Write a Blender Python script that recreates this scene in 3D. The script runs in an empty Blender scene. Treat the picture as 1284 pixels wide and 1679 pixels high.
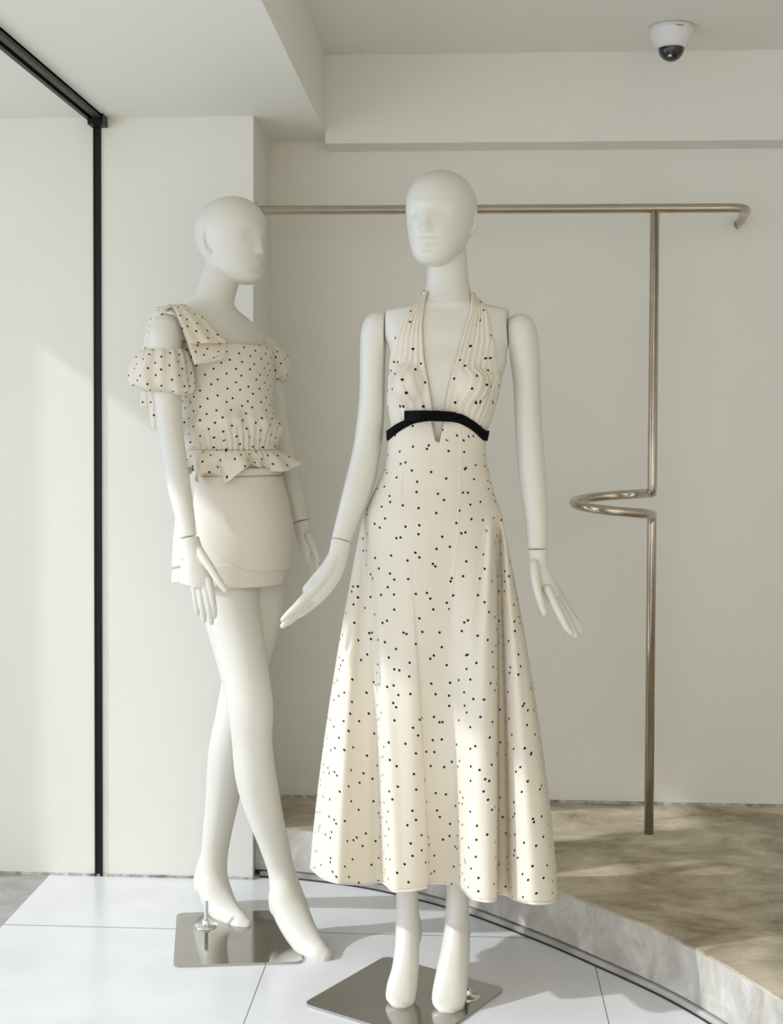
import bpy, bmesh, math, random
from mathutils import Vector, Matrix
from mathutils.bvhtree import BVHTree
random.seed(7)
C = bpy.context.scene.collection
scn = bpy.context.scene
PI = math.pi

# ------------------------------------------------------------------ camera
F = 2180.0            # focal length in pixels of the 1284 x 1679 frame
CAM = Vector((0, 0, 1.30))
yaw = math.atan2(123, F)
pitch = math.radians(1.66)
roll = math.radians(0.23)
Mcam = Matrix.Rotation(yaw, 3, 'Z') @ Matrix.Rotation(PI/2 - pitch, 3, 'X') @ Matrix.Rotation(roll, 3, 'Z')
dv = Mcam.transposed() @ Vector((0, 1, 0))          # vanishing direction of the room's depth
vx, vy = 642 + F*dv.x/-dv.z, 839.5 - F*dv.y/-dv.z
SX, SY = (vx-765)/1284.0, (702-vy)/1284.0            # lens shift that puts it at (765, 702)
cd = bpy.data.cameras.new('camera'); cam = bpy.data.objects.new('camera', cd); C.objects.link(cam)
cam.location = CAM; cam.rotation_euler = Mcam.to_euler()
cd.sensor_fit = 'HORIZONTAL'; cd.sensor_width = 36; cd.lens = F/1284*36
cd.shift_x, cd.shift_y = SX, SY
cd.clip_start = 0.05
scn.camera = cam

def proj(p):
    c = Mcam.transposed() @ (Vector(p)-CAM)
    return (642 + F*c.x/-c.z - SX*1284, 839.5 - F*c.y/-c.z + SY*1284)
def ray(px, py):
    return Mcam @ Vector(((px-642+SX*1284)/F, -(py-839.5-SY*1284)/F, -1))
def P(px, py, Y):
    d = ray(px, py); return CAM + d*(Y/d.y)

# ------------------------------------------------------------------ light
scn.view_settings.view_transform = 'Standard'; scn.view_settings.look = 'None'
scn.view_settings.gamma = 1; scn.view_settings.use_curve_mapping = False
scn.view_settings.exposure = 0.48
w = bpy.data.worlds.new('world'); scn.world = w; w.use_nodes = True
nt = w.node_tree; bg = nt.nodes['Background']
bg.inputs[1].default_value = 1.0
_g = nt.nodes.new('ShaderNodeTexCoord'); _s = nt.nodes.new('ShaderNodeSeparateXYZ'); nt.links.new(_g.outputs['Generated'], _s.inputs[0])
_m = nt.nodes.new('ShaderNodeMapRange'); _m.inputs[1].default_value = -.85; _m.inputs[2].default_value = .35; nt.links.new(_s.outputs[0], _m.inputs[0])
_x = nt.nodes.new('ShaderNodeMix'); _x.data_type = 'RGBA'; nt.links.new(_m.outputs[0], _x.inputs[0])
_x.inputs[6].default_value = (1.16, 1.32, 1.60, 1); _x.inputs[7].default_value = (1.0, 0.84, 0.51, 1)   # street on the left, shop behind
nt.links.new(_x.outputs[2], bg.inputs[0])
sd = bpy.data.lights.new('sun', 'SUN'); sun = bpy.data.objects.new('sun', sd); C.objects.link(sun)
az, el = math.radians(15.5), math.radians(35)
sdir = Vector((math.cos(az)*math.cos(el), math.sin(az)*math.cos(el), -math.sin(el)))
sun.rotation_euler = sdir.to_track_quat('-Z', 'Y').to_euler()
sun.location = (-6, 1, 5)
sd.energy = 1.45; sd.angle = math.radians(1.3); sd.color = (0.96, 0.99, 1.0)
def area(name, loc, rot, sx, sy, e, col):
    l = bpy.data.lights.new(name, 'AREA'); l.shape = 'RECTANGLE'; l.size = sx; l.size_y = sy; l.energy = e; l.color = col
    o = bpy.data.objects.new(name, l); C.objects.link(o); o.location = loc; o.rotation_euler = rot; return o
area('warm_fill_light', (0.6, 0.4, 2.38), (0, 0, 0), 2.0, 1.2, 9, (1.0, 0.9, 0.74))  # unseen warm fill lamp, added to brighten the shop interior

# ------------------------------------------------------------------ materials
def mat(name, col, rough=0.5, metal=0.0, spec=0.5, noise=None, bump=None, coat=0, sss=0):
    m = bpy.data.materials.new(name); m.use_nodes = True
    n = m.node_tree.nodes; b = n['Principled BSDF']; L = m.node_tree.links
    b.inputs['Base Color'].default_value = (*col, 1); b.inputs['Roughness'].default_value = rough
    b.inputs['Metallic'].default_value = metal; b.inputs['Specular IOR Level'].default_value = spec
    if coat: b.inputs['Coat Weight'].default_value = coat; b.inputs['Coat Roughness'].default_value = 0.2
    tc = n.new('ShaderNodeTexCoord')
    if noise:
        sc, col2, lo, hi = noise
        t = n.new('ShaderNodeTexNoise'); t.inputs['Scale'].default_value = sc; t.inputs['Detail'].default_value = 8
        L.new(tc.outputs['Object'], t.inputs['Vector'])
        r = n.new('ShaderNodeValToRGB'); r.color_ramp.elements[0].position = lo; r.color_ramp.elements[1].position = hi
        r.color_ramp.elements[0].color = (*col2, 1); r.color_ramp.elements[1].color = (*col, 1)
        L.new(t.outputs[0], r.inputs[0]); L.new(r.outputs[0], b.inputs['Base Color'])
    if bump:
        sc, st, di = bump
        t = n.new('ShaderNodeTexNoise'); t.inputs['Scale'].default_value = sc; t.inputs['Detail'].default_value = 6
        L.new(tc.outputs['Object'], t.inputs['Vector'])
        bp = n.new('ShaderNodeBump'); bp.inputs['Strength'].default_value = st; bp.inputs['Distance'].default_value = di
        L.new(t.outputs[0], bp.inputs['Height']); L.new(bp.outputs[0], b.inputs['Normal'])
    return m

WALL = mat('painted_wall', (0.82, 0.805, 0.745), 0.6, noise=(1.6, (0.79, 0.775, 0.71), .3, .7), bump=(9, .12, .01))
CEIL = mat('painted_ceiling', (0.84, 0.825, 0.76), 0.7, bump=(7, .08, .01))
SKIN = mat('mannequin_lacquer', (0.70, 0.68, 0.615), 0.34, spec=0.5)
BLACK = mat('black_metal', (0.006, 0.006, 0.006), 0.4, spec=.25, bump=(40, .3, .004))
STEEL = mat('brushed_steel', (0.58, 0.52, 0.44), 0.2, metal=1, noise=(30, (0.50, 0.445, 0.37), .3, .7))
CHROME = mat('chrome', (0.8, 0.8, 0.8), 0.08, metal=1)
PLATE = mat('polished_plate', (0.50, 0.485, 0.455), 0.10, metal=1, noise=(14, (0.45, 0.435, 0.41), .3, .7))
CAMW = mat('white_plastic', (0.78, 0.78, 0.78), 0.4)
DOME = mat('smoked_dome', (0.01, 0.01, 0.012), 0.06, coat=.5)
VELVET = mat('black_velvet', (0.004, 0.004, 0.005), 0.9, spec=.1)
SHORTS = mat('cream_crepe', (0.74, 0.69, 0.60), 0.7, spec=.2, bump=(350, .15, .001))
DARKREC = mat('dark_recess', (0.05, 0.048, 0.045), 0.8)
GREYMETAL = mat('grey_channel', (0.55, 0.54, 0.51), 0.45, noise=(9, (0.30, 0.29, 0.27), .35, .6))

def fabric(name, scale, rand, rad, rot=0, skew=0, col=(0.93, 0.895, 0.80)):
    m = bpy.data.materials.new(name); m.use_nodes = True
    n = m.node_tree.nodes; L = m.node_tree.links; b = n['Principled BSDF']; out = n['Material Output']
    uv = n.new('ShaderNodeUVMap'); mp = n.new('ShaderNodeMapping')
    mp.inputs['Rotation'].default_value[2] = rot
    mp.inputs['Scale'].default_value = (scale, scale*(1+skew), 1)
    L.new(uv.outputs[0], mp.inputs[0])
    v = n.new('ShaderNodeTexVoronoi'); v.voronoi_dimensions = '2D'; v.inputs['Scale'].default_value = 1
    v.inputs['Randomness'].default_value = rand
    L.new(mp.outputs[0], v.inputs['Vector'])
    lt = n.new('ShaderNodeMath'); lt.operation = 'LESS_THAN'; lt.inputs[1].default_value = rad*scale
    L.new(v.outputs['Distance'], lt.inputs[0])
    mx = n.new('ShaderNodeMix'); mx.data_type = 'RGBA'
    mx.inputs[6].default_value = (*col, 1); mx.inputs[7].default_value = (0.012, 0.012, 0.014, 1)
    L.new(lt.outputs[0], mx.inputs[0]); L.new(mx.outputs[2], b.inputs['Base Color'])
    b.inputs['Roughness'].default_value = 0.6; b.inputs['Specular IOR Level'].default_value = 0.2
    tr = n.new('ShaderNodeBsdfTranslucent')
    mt = n.new('ShaderNodeMix'); mt.data_type = 'RGBA'; mt.blend_type = 'MULTIPLY'; mt.inputs[0].default_value = 1
    L.new(mx.outputs[2], mt.inputs[6]); mt.inputs[7].default_value = (1.0, 0.83, 0.52, 1); L.new(mt.outputs[2], tr.inputs[0])
    ms = n.new('ShaderNodeMixShader'); ms.inputs[0].default_value = 0.27
    L.new(b.outputs[0], ms.inputs[1]); L.new(tr.outputs[0], ms.inputs[2]); L.new(ms.outputs[0], out.inputs[0])
    return m
DRESS = fabric('dotted_crepe', 1/0.036, 1.0, 0.0029)
BLOUSE = fabric('dotted_cotton', 1/0.0265, 0.35, 0.0027, rot=.6)

def floor_mat():
    m = mat('polished_tile', (0.80, 0.81, 0.82), 0.22, spec=.5); n = m.node_tree.nodes; L = m.node_tree.links; b = n['Principled BSDF']
    g = n.new('ShaderNodeNewGeometry'); s = n.new('ShaderNodeSeparateXYZ'); L.new(g.outputs['Position'], s.inputs[0])
    def line(o, off, wd):
        a = n.new('ShaderNodeMath'); a.operation = 'SUBTRACT'; L.new(o, a.inputs[0]); a.inputs[1].default_value = off
        d = n.new('ShaderNodeMath'); d.operation = 'DIVIDE'; L.new(a.outputs[0], d.inputs[0]); d.inputs[1].default_value = 0.796
        f = n.new('ShaderNodeMath'); f.operation = 'ADD'; L.new(d.outputs[0], f.inputs[0]); f.inputs[1].default_value = .5
        r = n.new('ShaderNodeMath'); r.operation = 'FRACT'; L.new(f.outputs[0], r.inputs[0])
        q = n.new('ShaderNodeMath'); q.operation = 'SUBTRACT'; L.new(r.outputs[0], q.inputs[0]); q.inputs[1].default_value = .5
        ab = n.new('ShaderNodeMath'); ab.operation = 'ABSOLUTE'; L.new(q.outputs[0], ab.inputs[0])
        l = n.new('ShaderNodeMath'); l.operation = 'LESS_THAN'; L.new(ab.outputs[0], l.inputs[0]); l.inputs[1].default_value = wd/0.796
        return l
    a = line(s.outputs[0], -.4777, .0011); c = line(s.outputs[1], 3.372, .0018)
    mx = n.new('ShaderNodeMath'); mx.operation = 'MAXIMUM'; L.new(a.outputs[0], mx.inputs[0]); L.new(c.outputs[0], mx.inputs[1])
    t = n.new('ShaderNodeTexNoise'); t.inputs['Scale'].default_value = 3.0; t.inputs['Detail'].default_value = 9; L.new(g.outputs['Position'], t.inputs['Vector'])
    r = n.new('ShaderNodeValToRGB'); r.color_ramp.elements[0].position = .3; r.color_ramp.elements[1].position = .62
    r.color_ramp.elements[0].color = (.67, .68, .70, 1); r.color_ramp.elements[1].color = (.76, .77, .79, 1); L.new(t.outputs[0], r.inputs[0])
    k = n.new('ShaderNodeMix'); k.data_type = 'RGBA'; L.new(mx.outputs[0], k.inputs[0]); L.new(r.outputs[0], k.inputs[6]); k.inputs[7].default_value = (.12, .12, .12, 1)
    L.new(k.outputs[2], b.inputs['Base Color'])
    return m
TILE = floor_mat()

def concrete(name, dark, light, rough, scale=2.6):
    m = mat(name, light, rough, spec=.3); n = m.node_tree.nodes; L = m.node_tree.links; b = n['Principled BSDF']
    g = n.new('ShaderNodeTexCoord'); mp = n.new('ShaderNodeMapping'); mp.inputs['Scale'].default_value = (1, 1.5, 1); L.new(g.outputs['Object'], mp.inputs[0])
    t = n.new('ShaderNodeTexNoise'); t.inputs['Scale'].default_value = scale; t.inputs['Detail'].default_value = 12; t.inputs['Roughness'].default_value = .68; t.inputs['Distortion'].default_value = .5
    L.new(mp.outputs[0], t.inputs['Vector'])
    r = n.new('ShaderNodeValToRGB'); e = r.color_ramp.elements; e[0].position = .33; e[1].position = .66
    e[0].color = (*dark, 1); e[1].color = (*light, 1)
    L.new(t.outputs[0], r.inputs[0])
    t2 = n.new('ShaderNodeTexNoise'); t2.inputs['Scale'].default_value = 120; t2.inputs['Detail'].default_value = 3; L.new(g.outputs['Object'], t2.inputs['Vector'])
    r2 = n.new('ShaderNodeValToRGB'); r2.color_ramp.elements[0].position = .27; r2.color_ramp.elements[1].position = .36; r2.color_ramp.elements[0].color = (.55, .52, .48, 1)
    L.new(t2.outputs[0], r2.inputs[0])
    k = n.new('ShaderNodeMix'); k.data_type = 'RGBA'; k.blend_type = 'MULTIPLY'; k.inputs[0].default_value = .6
    L.new(r.outputs[0], k.inputs[6]); L.new(r2.outputs[0], k.inputs[7]); L.new(k.outputs[2], b.inputs['Base Color'])
    bp = n.new('ShaderNodeBump'); bp.inputs['Strength'].default_value = .25; bp.inputs['Distance'].default_value = .004
    L.new(t.outputs[0], bp.inputs['Height']); L.new(bp.outputs[0], b.inputs['Normal'])
    return m
CONC = concrete('concrete_top', (.22, .17, .10), (.72, .64, .49), .55, 3.6)
CONCW = concrete('painted_concrete', (.38, .35, .30), (.68, .66, .61), .6, 7)
STONE = concrete('grey_stone', (.30, .30, .28), (.44, .44, .42), .4, 6)
CHIP = concrete('worn_edge', (.20, .17, .13), (.60, .56, .48), .8, 25)

# ------------------------------------------------------------------ helpers
def link(name, bm, m, parent=None, smooth=False, kind=None):
    me = bpy.data.meshes.new(name); bm.to_mesh(me); bm.free()
    o = bpy.data.objects.new(name, me); C.objects.link(o); me.materials.append(m)
    if smooth:
        for p in me.polygons: p.use_smooth = True
    if parent: 
        o.parent = parent; o.matrix_parent_inverse = parent.matrix_basis.inverted()
    if kind: o['kind'] = kind
    return o
def thing(name, label, cat, loc, group=None):
    o = bpy.data.objects.new(name, None); C.objects.link(o); o.location = loc; o.empty_display_size = .05
    o['label'] = label; o['category'] = cat
    if group: o['group'] = group
    return o
def box(bm, x0, x1, y0, y1, z0, z1):
    v = [bm.verts.new((x, y, z)) for x in (x0, x1) for y in (y0, y1) for z in (z0, z1)]
    for f in ((0,1,3,2), (4,6,7,5), (0,4,5,1), (2,3,7,6), (0,2,6,4), (1,5,7,3)): bm.faces.new([v[i] for i in f])
    return v
def boxo(name, b, m, parent=None, kind='structure', bevel=0):
    bm = bmesh.new(); box(bm, *b)
    if bevel: bmesh.ops.bevel(bm, geom=list(bm.edges), offset=bevel, segments=3, affect='EDGES')
    bmesh.ops.recalc_face_normals(bm, faces=bm.faces)
    return link(name, bm, m, parent, kind=kind)
def loft(bm, rings, cap=True):
    vs = [[bm.verts.new(p) for p in r] for r in rings]; n = len(vs[0])
    for a, b in zip(vs, vs[1:]):
        for i in range(n): bm.faces.new((a[i], a[(i+1) % n], b[(i+1) % n], b[i]))
    if cap: bm.faces.new(vs[0]); bm.faces.new(vs[-1])
    return vs
def cr(pts, t):                      # Catmull-Rom through tuples, t in [0, len-1]
    n = len(pts); i = min(int(t), n-2); u = t-i
    p1, p2 = pts[i], pts[i+1]
    p0 = pts[i-1] if i > 0 else tuple(2*a-b for a, b in zip(p1, p2))
    p3 = pts[i+2] if i+2 < n else tuple(2*b-a for a, b in zip(p1, p2))
    return tuple(.5*((2*b)+(-a+c)*u+(2*a-5*b+4*c-d)*u*u+(-a+3*b-3*c+d)*u**3) for a, b, c, d in zip(p0, p1, p2, p3))
def dense(pts, k): return [cr(pts, i/k) for i in range((len(pts)-1)*k+1)]
def lerp_tab(tab, x):
    """smooth curve through a table (Hermite, no overshoot at turning points)"""
    if x <= tab[0][0]: return tab[0][1:]
    if x >= tab[-1][0]: return tab[-1][1:]
    for i in range(len(tab)-1):
        a, b = tab[i], tab[i+1]
        if x <= b[0]: break
    h = b[0]-a[0]; u = (x-a[0])/h; out = []
    for k in range(1, len(a)):
        d = (b[k]-a[k])/h
        dl = (a[k]-tab[i-1][k])/(a[0]-tab[i-1][0]) if i > 0 else d
        dr = (tab[i+2][k]-b[k])/(tab[i+2][0]-b[0]) if i+2 < len(tab) else d
        def tn(p, q): return 0 if p*q <= 0 else 2*p*q/(p+q)
        m0, m1 = tn(dl, d)*h, tn(d, dr)*h
        out.append(a[k]*(2*u**3-3*u*u+1)+m0*(u**3-2*u*u+u)+b[k]*(3*u*u-2*u**3)+m1*(u**3-u*u))
    return tuple(out)
def limb(bm, secs, k=6, n=48, ends=True):
    """tapering tube; each section = photo x, photo y, depth, half width (photo px at that depth), depth ratio"""
    secs = dense(secs, k)
    cs = [P(s[0], s[1], s[2]) for s in secs]; rings = []
    for i, s in enumerate(secs):
        T = (cs[min(i+1, len(cs)-1)]-cs[max(i-1, 0)]).normalized()
        V = (cs[i]-CAM).normalized()
        S = T.cross(V).normalized(); D = S.cross(T).normalized()
        r = max(s[3], .5)*s[2]/F; q = r*s[4]
        rings.append([cs[i]+S*(r*math.cos(2*PI*j/n))+D*(q*math.sin(2*PI*j/n)) for j in range(n)])
    if ends:
        for e, nb in ((0, 1), (-1, -2)):
            c = cs[e]; T = (cs[e]-cs[nb]).normalized(); rr = (rings[e][0]-c).length
            rq = min(rr, (rings[e][n//4]-c).length)
            extra = [[c+(p-c)*math.cos(a)+T*(rq*math.sin(a)) for p in rings[e]] for a in (.4, .8, 1.15, 1.45)]
            rings = extra[::-1]+rings if e == 0 else rings+extra
    loft(bm, rings)
def ringpt(py, xl, xr, Yc, asp, phi, th, n=2.0, extra=0.0):
    c = P((xl+xr)/2, py, Yc); hw = (xr-xl)/2*Yc/F
    a = hw/math.sqrt(math.cos(phi)**2+(asp*math.sin(phi))**2)+extra; b = a*asp if not extra else (a-extra)*asp+extra
    R = Vector((math.cos(phi), math.sin(phi), 0)); Fd = Vector((math.sin(phi), -math.cos(phi), 0))
    ct, st = math.cos(th), math.sin(th)
    if n != 2: ct = math.copysign(abs(ct)**(2/n), ct); st = math.copysign(abs(st)**(2/n), st)
    return c+R*(a*ct)+Fd*(b*st)
def torso(bm, rows, phi, k=5, m=48, n=2.0, extra=0):
    rows = dense(rows, k)
    loft(bm, [[ringpt(*r[:5], phi, 2*PI*j/m, n, extra) for j in range(m)] for r in rows])
def remesh(name, bm, voxel, smooth_it, m, parent):
    bmesh.ops.recalc_face_normals(bm, faces=bm.faces)
    me = bpy.data.meshes.new('tmp'); bm.to_mesh(me); bm.free()
    o = bpy.data.objects.new('tmp', me); C.objects.link(o)
    r = o.modifiers.new('r', 'REMESH'); r.mode = 'VOXEL'; r.voxel_size = voxel; r.adaptivity = 0
    s = o.modifiers.new('s', 'SMOOTH'); s.factor = .5; s.iterations = smooth_it
    dg = bpy.context.evaluated_depsgraph_get(); dg.update()
    me2 = bpy.data.meshes.new_from_object(o.evaluated_get(dg)); me2.name = name
    bpy.data.objects.remove(o); bpy.data.meshes.remove(me)
    me2.materials.clear(); me2.materials.append(m)
    for p in me2.polygons: p.use_smooth = True
    q = bpy.data.objects.new(name, me2); C.objects.link(q)
    if parent: q.parent = parent; q.matrix_parent_inverse = parent.matrix_basis.inverted()
    return q
def cut(bm, co, no):                 # keep the side the normal points away from, close the cut
    g = bmesh.ops.bisect_plane(bm, geom=list(bm.verts)+list(bm.edges)+list(bm.faces), plane_co=co, plane_no=no, clear_outer=True)
    ed = [e for e in g['geom_cut'] if isinstance(e, bmesh.types.BMEdge)]
    if ed: bmesh.ops.holes_fill(bm, edges=ed, sides=0)
def merge(dst, src):
    me = bpy.data.meshes.new('t'); src.to_mesh(me); src.free(); dst.from_mesh(me); bpy.data.meshes.remove(me)
def grid(name, G, m, parent, UV=None, closed=False, thick=0.0012, skip=None, sub=0):
    """cloth sheet from rows of points, with a real thickness"""
    bm = bmesh.new(); uvl = bm.loops.layers.uv.new('UVMap')
    vs = [[bm.verts.new(p) for p in r] for r in G]; R, K = len(G), len(G[0])
    for i in range(R-1):
        for j in range(K if closed else K-1):
            if skip and skip(i, j): continue
            j2 = (j+1) % K
            try: f = bm.faces.new((vs[i][j], vs[i][j2], vs[i+1][j2], vs[i+1][j]))
            except ValueError: continue
            if UV:
                uj = (lambda a, b: UV(a, b))
                for l, (a, b) in zip(f.loops, ((i, j), (i, j+1), (i+1, j+1), (i+1, j))): l[uvl].uv = uj(a, b)
    for v in [v for v in bm.verts if not v.link_faces]: bm.verts.remove(v)
    bm.normal_update()
    o = link(name, bm, m, parent, smooth=True)
    if thick:
        s = o.modifiers.new('thickness', 'SOLIDIFY'); s.thickness = thick; s.offset = 0
    if sub:
        s = o.modifiers.new('sub', 'SUBSURF'); s.levels = sub; s.render_levels = sub
    return o
def arcuv(G, closed, j0):
    """uv in metres: arc length along every row from column j0, and down the mean column"""
    K = len(G[0]); us = []
    for r in G:
        acc = [0.0]
        for j in range(1, K+1 if closed else K): acc.append(acc[-1]+(r[j % K]-r[j-1]).length)
        base = acc[j0]; us.append([a-base for a in acc])
    v = [0.0]
    for a, b in zip(G, G[1:]): v.append(v[-1]+(b[j0]-a[j0]).length)
    return lambda i, j: (us[i][j]+3.1, -v[i]+5.3)
def tube(bm, pts, r, n=16, cap=True):
    rings = []; up = Vector((0, 0, 1)); prev = None
    for i, p in enumerate(pts):
        T = (pts[min(i+1, len(pts)-1)]-pts[max(i-1, 0)]).normalized()
        if prev is None: S = T.orthogonal().normalized()
        else: S = (prev-T*prev.dot(T)).normalized()
        prev = S; D = T.cross(S)
        rings.append([p+S*(r*math.cos(2*PI*j/n))+D*(r*math.sin(2*PI*j/n)) for j in range(n)])
    loft(bm, rings, cap)
def fillet(pts, rad, k=6):
    out = [pts[0]]
    for a, b, c in zip(pts, pts[1:], pts[2:]):
        u, v = (a-b).normalized(), (c-b).normalized(); p, q = b+u*rad, b+v*rad
        for i in range(k+1):
            t = i/k; out.append(p*(1-t)**2+b*2*t*(1-t)+q*t*t)
    out.append(pts[-1]); return out

# ------------------------------------------------------------------ setting
YF, YB = 3.76, 4.10            # face of the pier, recessed back wall
ZC, ZS, ZP = 2.41, 2.18, 0.145 # shop ceiling, lowered soffit, platform top
XC = -0.607                    # right corner of the pier
boxo('floor', (-1.2, 2.6, -2.0, YB+.1, -.1, 0), TILE)
boxo('floor_threshold', (-3.4, -1.2, -2.0, YB+.1, -.1, 0), STONE)
boxo('wall_left', (-3.4, XC, YF, YB+.1, 0, ZC+.1), WALL)
boxo('wall_back', (XC, 2.6, YB, YB+.1, 0, ZC+.1), WALL)
boxo('wall_right', (2.5, 2.6, -2.0, YB, 0, ZC+.1), WALL)
boxo('ceiling', (-.427, 2.6, -2.0, YB, ZC, ZC+.1), CEIL)
boxo('ceiling_soffit', (-2.1, -.427, -2.0, YB, ZS, ZC+.1), CEIL)
boxo('ceiling_beam', (-.427, 2.5, 3.98, YB, 2.148, ZC), WALL)
# unseen street-side pier and lintel, added to block and shape the sun
boxo('wall_sunblock_pier', (-2.1, -2.0, 3.545, YF, 0, ZC+.1), WALL)
boxo('wall_sunblock_lintel', (-2.1, -2.0, -2.0, 3.545, 2.17, ZC+.1), WALL)

# black frame of the missing shop window: jamb on the pier, channel under the soffit
bm = bmesh.new()
xj = -1.055
for a, b in ((-.011, -.006), (.004, .011)): box(bm, xj+a, xj+b, YF-.005, YF, 0, ZS)
box(bm, xj-.011, xj+.011, YF-.003, YF, 0, ZS)
bmesh.ops.recalc_face_normals(bm, faces=bm.faces)
link('trim_1', bm, BLACK, kind='structure')
bm = bmesh.new()
for a, b in ((-.018, -.006), (.008, .024)): box(bm, xj+a, xj+b, -1.5, YF, ZS-.016, ZS)
box(bm, xj-.018, xj+.024, -1.5, YF, ZS-.006, ZS)
box(bm, xj-.014, xj+.030, YF-.05, YF-.001, ZS-.03, ZS)
bmesh.ops.recalc_face_normals(bm, faces=bm.faces)
link('trim_2', bm, BLACK, kind='structure')

# curved platform with its riser
edge = dense([(-.62, 3.795), (-.46, 3.775), (-.247, 3.705), (-.008, 3.555), (.171, 3.385), (.311, 3.23), (.50, 2.99), (.645, 2.70), (.74, 2.35), (.80, 1.9), (.83, 1.3), (.84, .5), (.84, -2.0)], 10)
edge = [Vector((x, y, 0)) for x, y in edge]
def platform(name, off, z0, z1, m, chip=0, smooth=False, kind='structure'):
    bm = bmesh.new(); poly = []
    for i, p in enumerate(edge):
        T = (edge[min(i+1, len(edge)-1)]-edge[max(i-1, 0)]).normalized(); N = Vector((T.y, -T.x, 0))   # towards the floor
        q = p+N*(off+ (random.uniform(-chip, chip) if chip else 0)); poly.append(q)
    poly[0].x = XC+.001 if poly[0].x < XC else poly[0].x
    poly += [Vector((2.5, -2.0, 0)), Vector((2.5, YB, 0)), Vector((XC, YB, 0))]
    lo = [bm.verts.new((p.x, p.y, z0)) for p in poly]; hi = [bm.verts.new((p.x, p.y, z1)) for p in poly]
    n = len(poly)
    for i in range(n): bm.faces.new((lo[i], lo[(i+1) % n], hi[(i+1) % n], hi[i]))
    bm.faces.new(hi); bm.faces.new(lo[::-1]); bmesh.ops.recalc_face_normals(bm, faces=bm.faces)
    return link(name, bm, m, kind=kind)
# (N points to -y/+x side; check sign so that positive = out over the floor)
platform('floor_platform_body', -.012, 0, .02, DARKREC)
platform('floor_platform_riser', 0.0, .019, ZP-.006, CONCW)
platform('floor_platform_top', .001, ZP-.006, ZP, CONC, chip=.0015)
def strip(name, o0, o1, z0, z1, m, kind='structure'):
    bm = bmesh.new(); rings = []
    for i, p in enumerate(edge[2:]):
        i += 2
        T = (edge[min(i+1, len(edge)-1)]-edge[i-1]).normalized(); N = Vector((T.y, -T.x, 0))
        a, b = p+N*o0, p+N*o1
        rings.append([Vector((a.x, a.y, z0)), Vector((b.x, b.y, z0)), Vector((b.x, b.y, z1)), Vector((a.x, a.y, z1))])
    loft(bm, rings); bmesh.ops.recalc_face_normals(bm, faces=bm.faces)
    return link(name, bm, m, kind=kind)
strip('trim_3', -.010, .009, .003, .0155, GREYMETAL)
strip('trim_4', -.01, .014, 0, .002, DARKREC)

GRIME = concrete('grimy_joint', (.10, .095, .085), (.80, .79, .76), .8, 22)
boxo('baseboard_left', (-2.0, XC+.003, YF-.004, YF, 0, .007), GRIME)
boxo('baseboard_back', (XC, 2.5, YB-.004, YB, ZP, ZP+.008), GRIME)

# ------------------------------------------------------------------ clothes rail
RY = 3.80
rail = thing('clothes_rail', 'brushed steel tube clothes rail with a looped post standing on the concrete platform', 'clothes rail', (.53, RY, ZP))
rr = .0133
def RP(x, y, Y=RY): return P(x, y, Y)
zr = RP(1000, 342).z
pl = Vector((XC, RY, zr)); pr = Vector((RP(1226, 342).x, RY, zr)); pw = Vector((RP(1212, 372, YB).x, YB, zr))
bm = bmesh.new(); tube(bm, fillet([pl, pr, pw], .055, 12), rr, 20)
link('rail', bm, STEEL, rail, smooth=True)
bm = bmesh.new(); tube(bm, [pl, pl+Vector((.004, 0, 0))], .022, 24); link('flange', bm, STEEL, rail)
bm = bmesh.new(); tube(bm, [pw-Vector((0, .003, 0)), pw], .016, 24); link('flange', bm, STEEL, rail)
xp = RP(1068.5, 900).x; zt, zb = RP(1066, 808).z, RP(1070, 843).z; R = .110
pts = [Vector((xp, RY, zr-rr*.6))]
pts += [Vector((xp, RY, zt+.03)), Vector((xp, RY, zt+.012)), Vector((xp-.003, RY+.003, zt+.003))]
N = 48
for i in range(N+1):
    a = 2*PI*(i/N)*.965+.06
    pts.append(Vector((xp-R+R*math.cos(a), RY+R*math.sin(a), zt+(zb-zt)*(i/N))))
pts += [Vector((xp-.003, RY-.003, zb-.003)), Vector((xp, RY, zb-.012)), Vector((xp, RY, zb-.03)), Vector((xp, RY, ZP))]
bm = bmesh.new(); tube(bm, pts, rr, 20); link('looped_post', bm, STEEL, rail, smooth=True)

# ------------------------------------------------------------------ security camera
cp = P(1101, 54.5, 3.74); cz = ZC
sc = thing('security_camera', 'white dome security camera with smoked black dome fixed under the ceiling', 'security camera', (cp.x, cp.y, cz))
def lathe(prof, c, n=48):
    bm = bmesh.new(); loft(bm, [[Vector((c.x+r*math.cos(2*PI*j/n), c.y+r*math.sin(2*PI*j/n), c.z+z)) for j in range(n)] for r, z in prof])
    bmesh.ops.recalc_face_normals(bm, faces=bm.faces); return bm
c0 = Vector((cp.x, cp.y, cz))
link('housing', lathe([(.055, 0), (.0605, -.003), (.061, -.016), (.057, -.028), (.049, -.046), (.041, -.058), (.0375, -.0605), (.034, -.0605)], c0), CAMW, sc, smooth=True)
dm = link('dome', lathe([(.0365, -.058)]+[(.0355*math.cos(a), -.060-.036*math.sin(a)) for a in [i*PI/2/10 for i in range(10)]]+[(.001, -.096)], c0), DOME, sc, smooth=True)
link('lens', lathe([(.012, -.066), (.012, -.084), (.009, -.0885), (.001, -.089)], c0+Vector((-.004, -.014, 0))), CHROME, dm, smooth=True)
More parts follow.
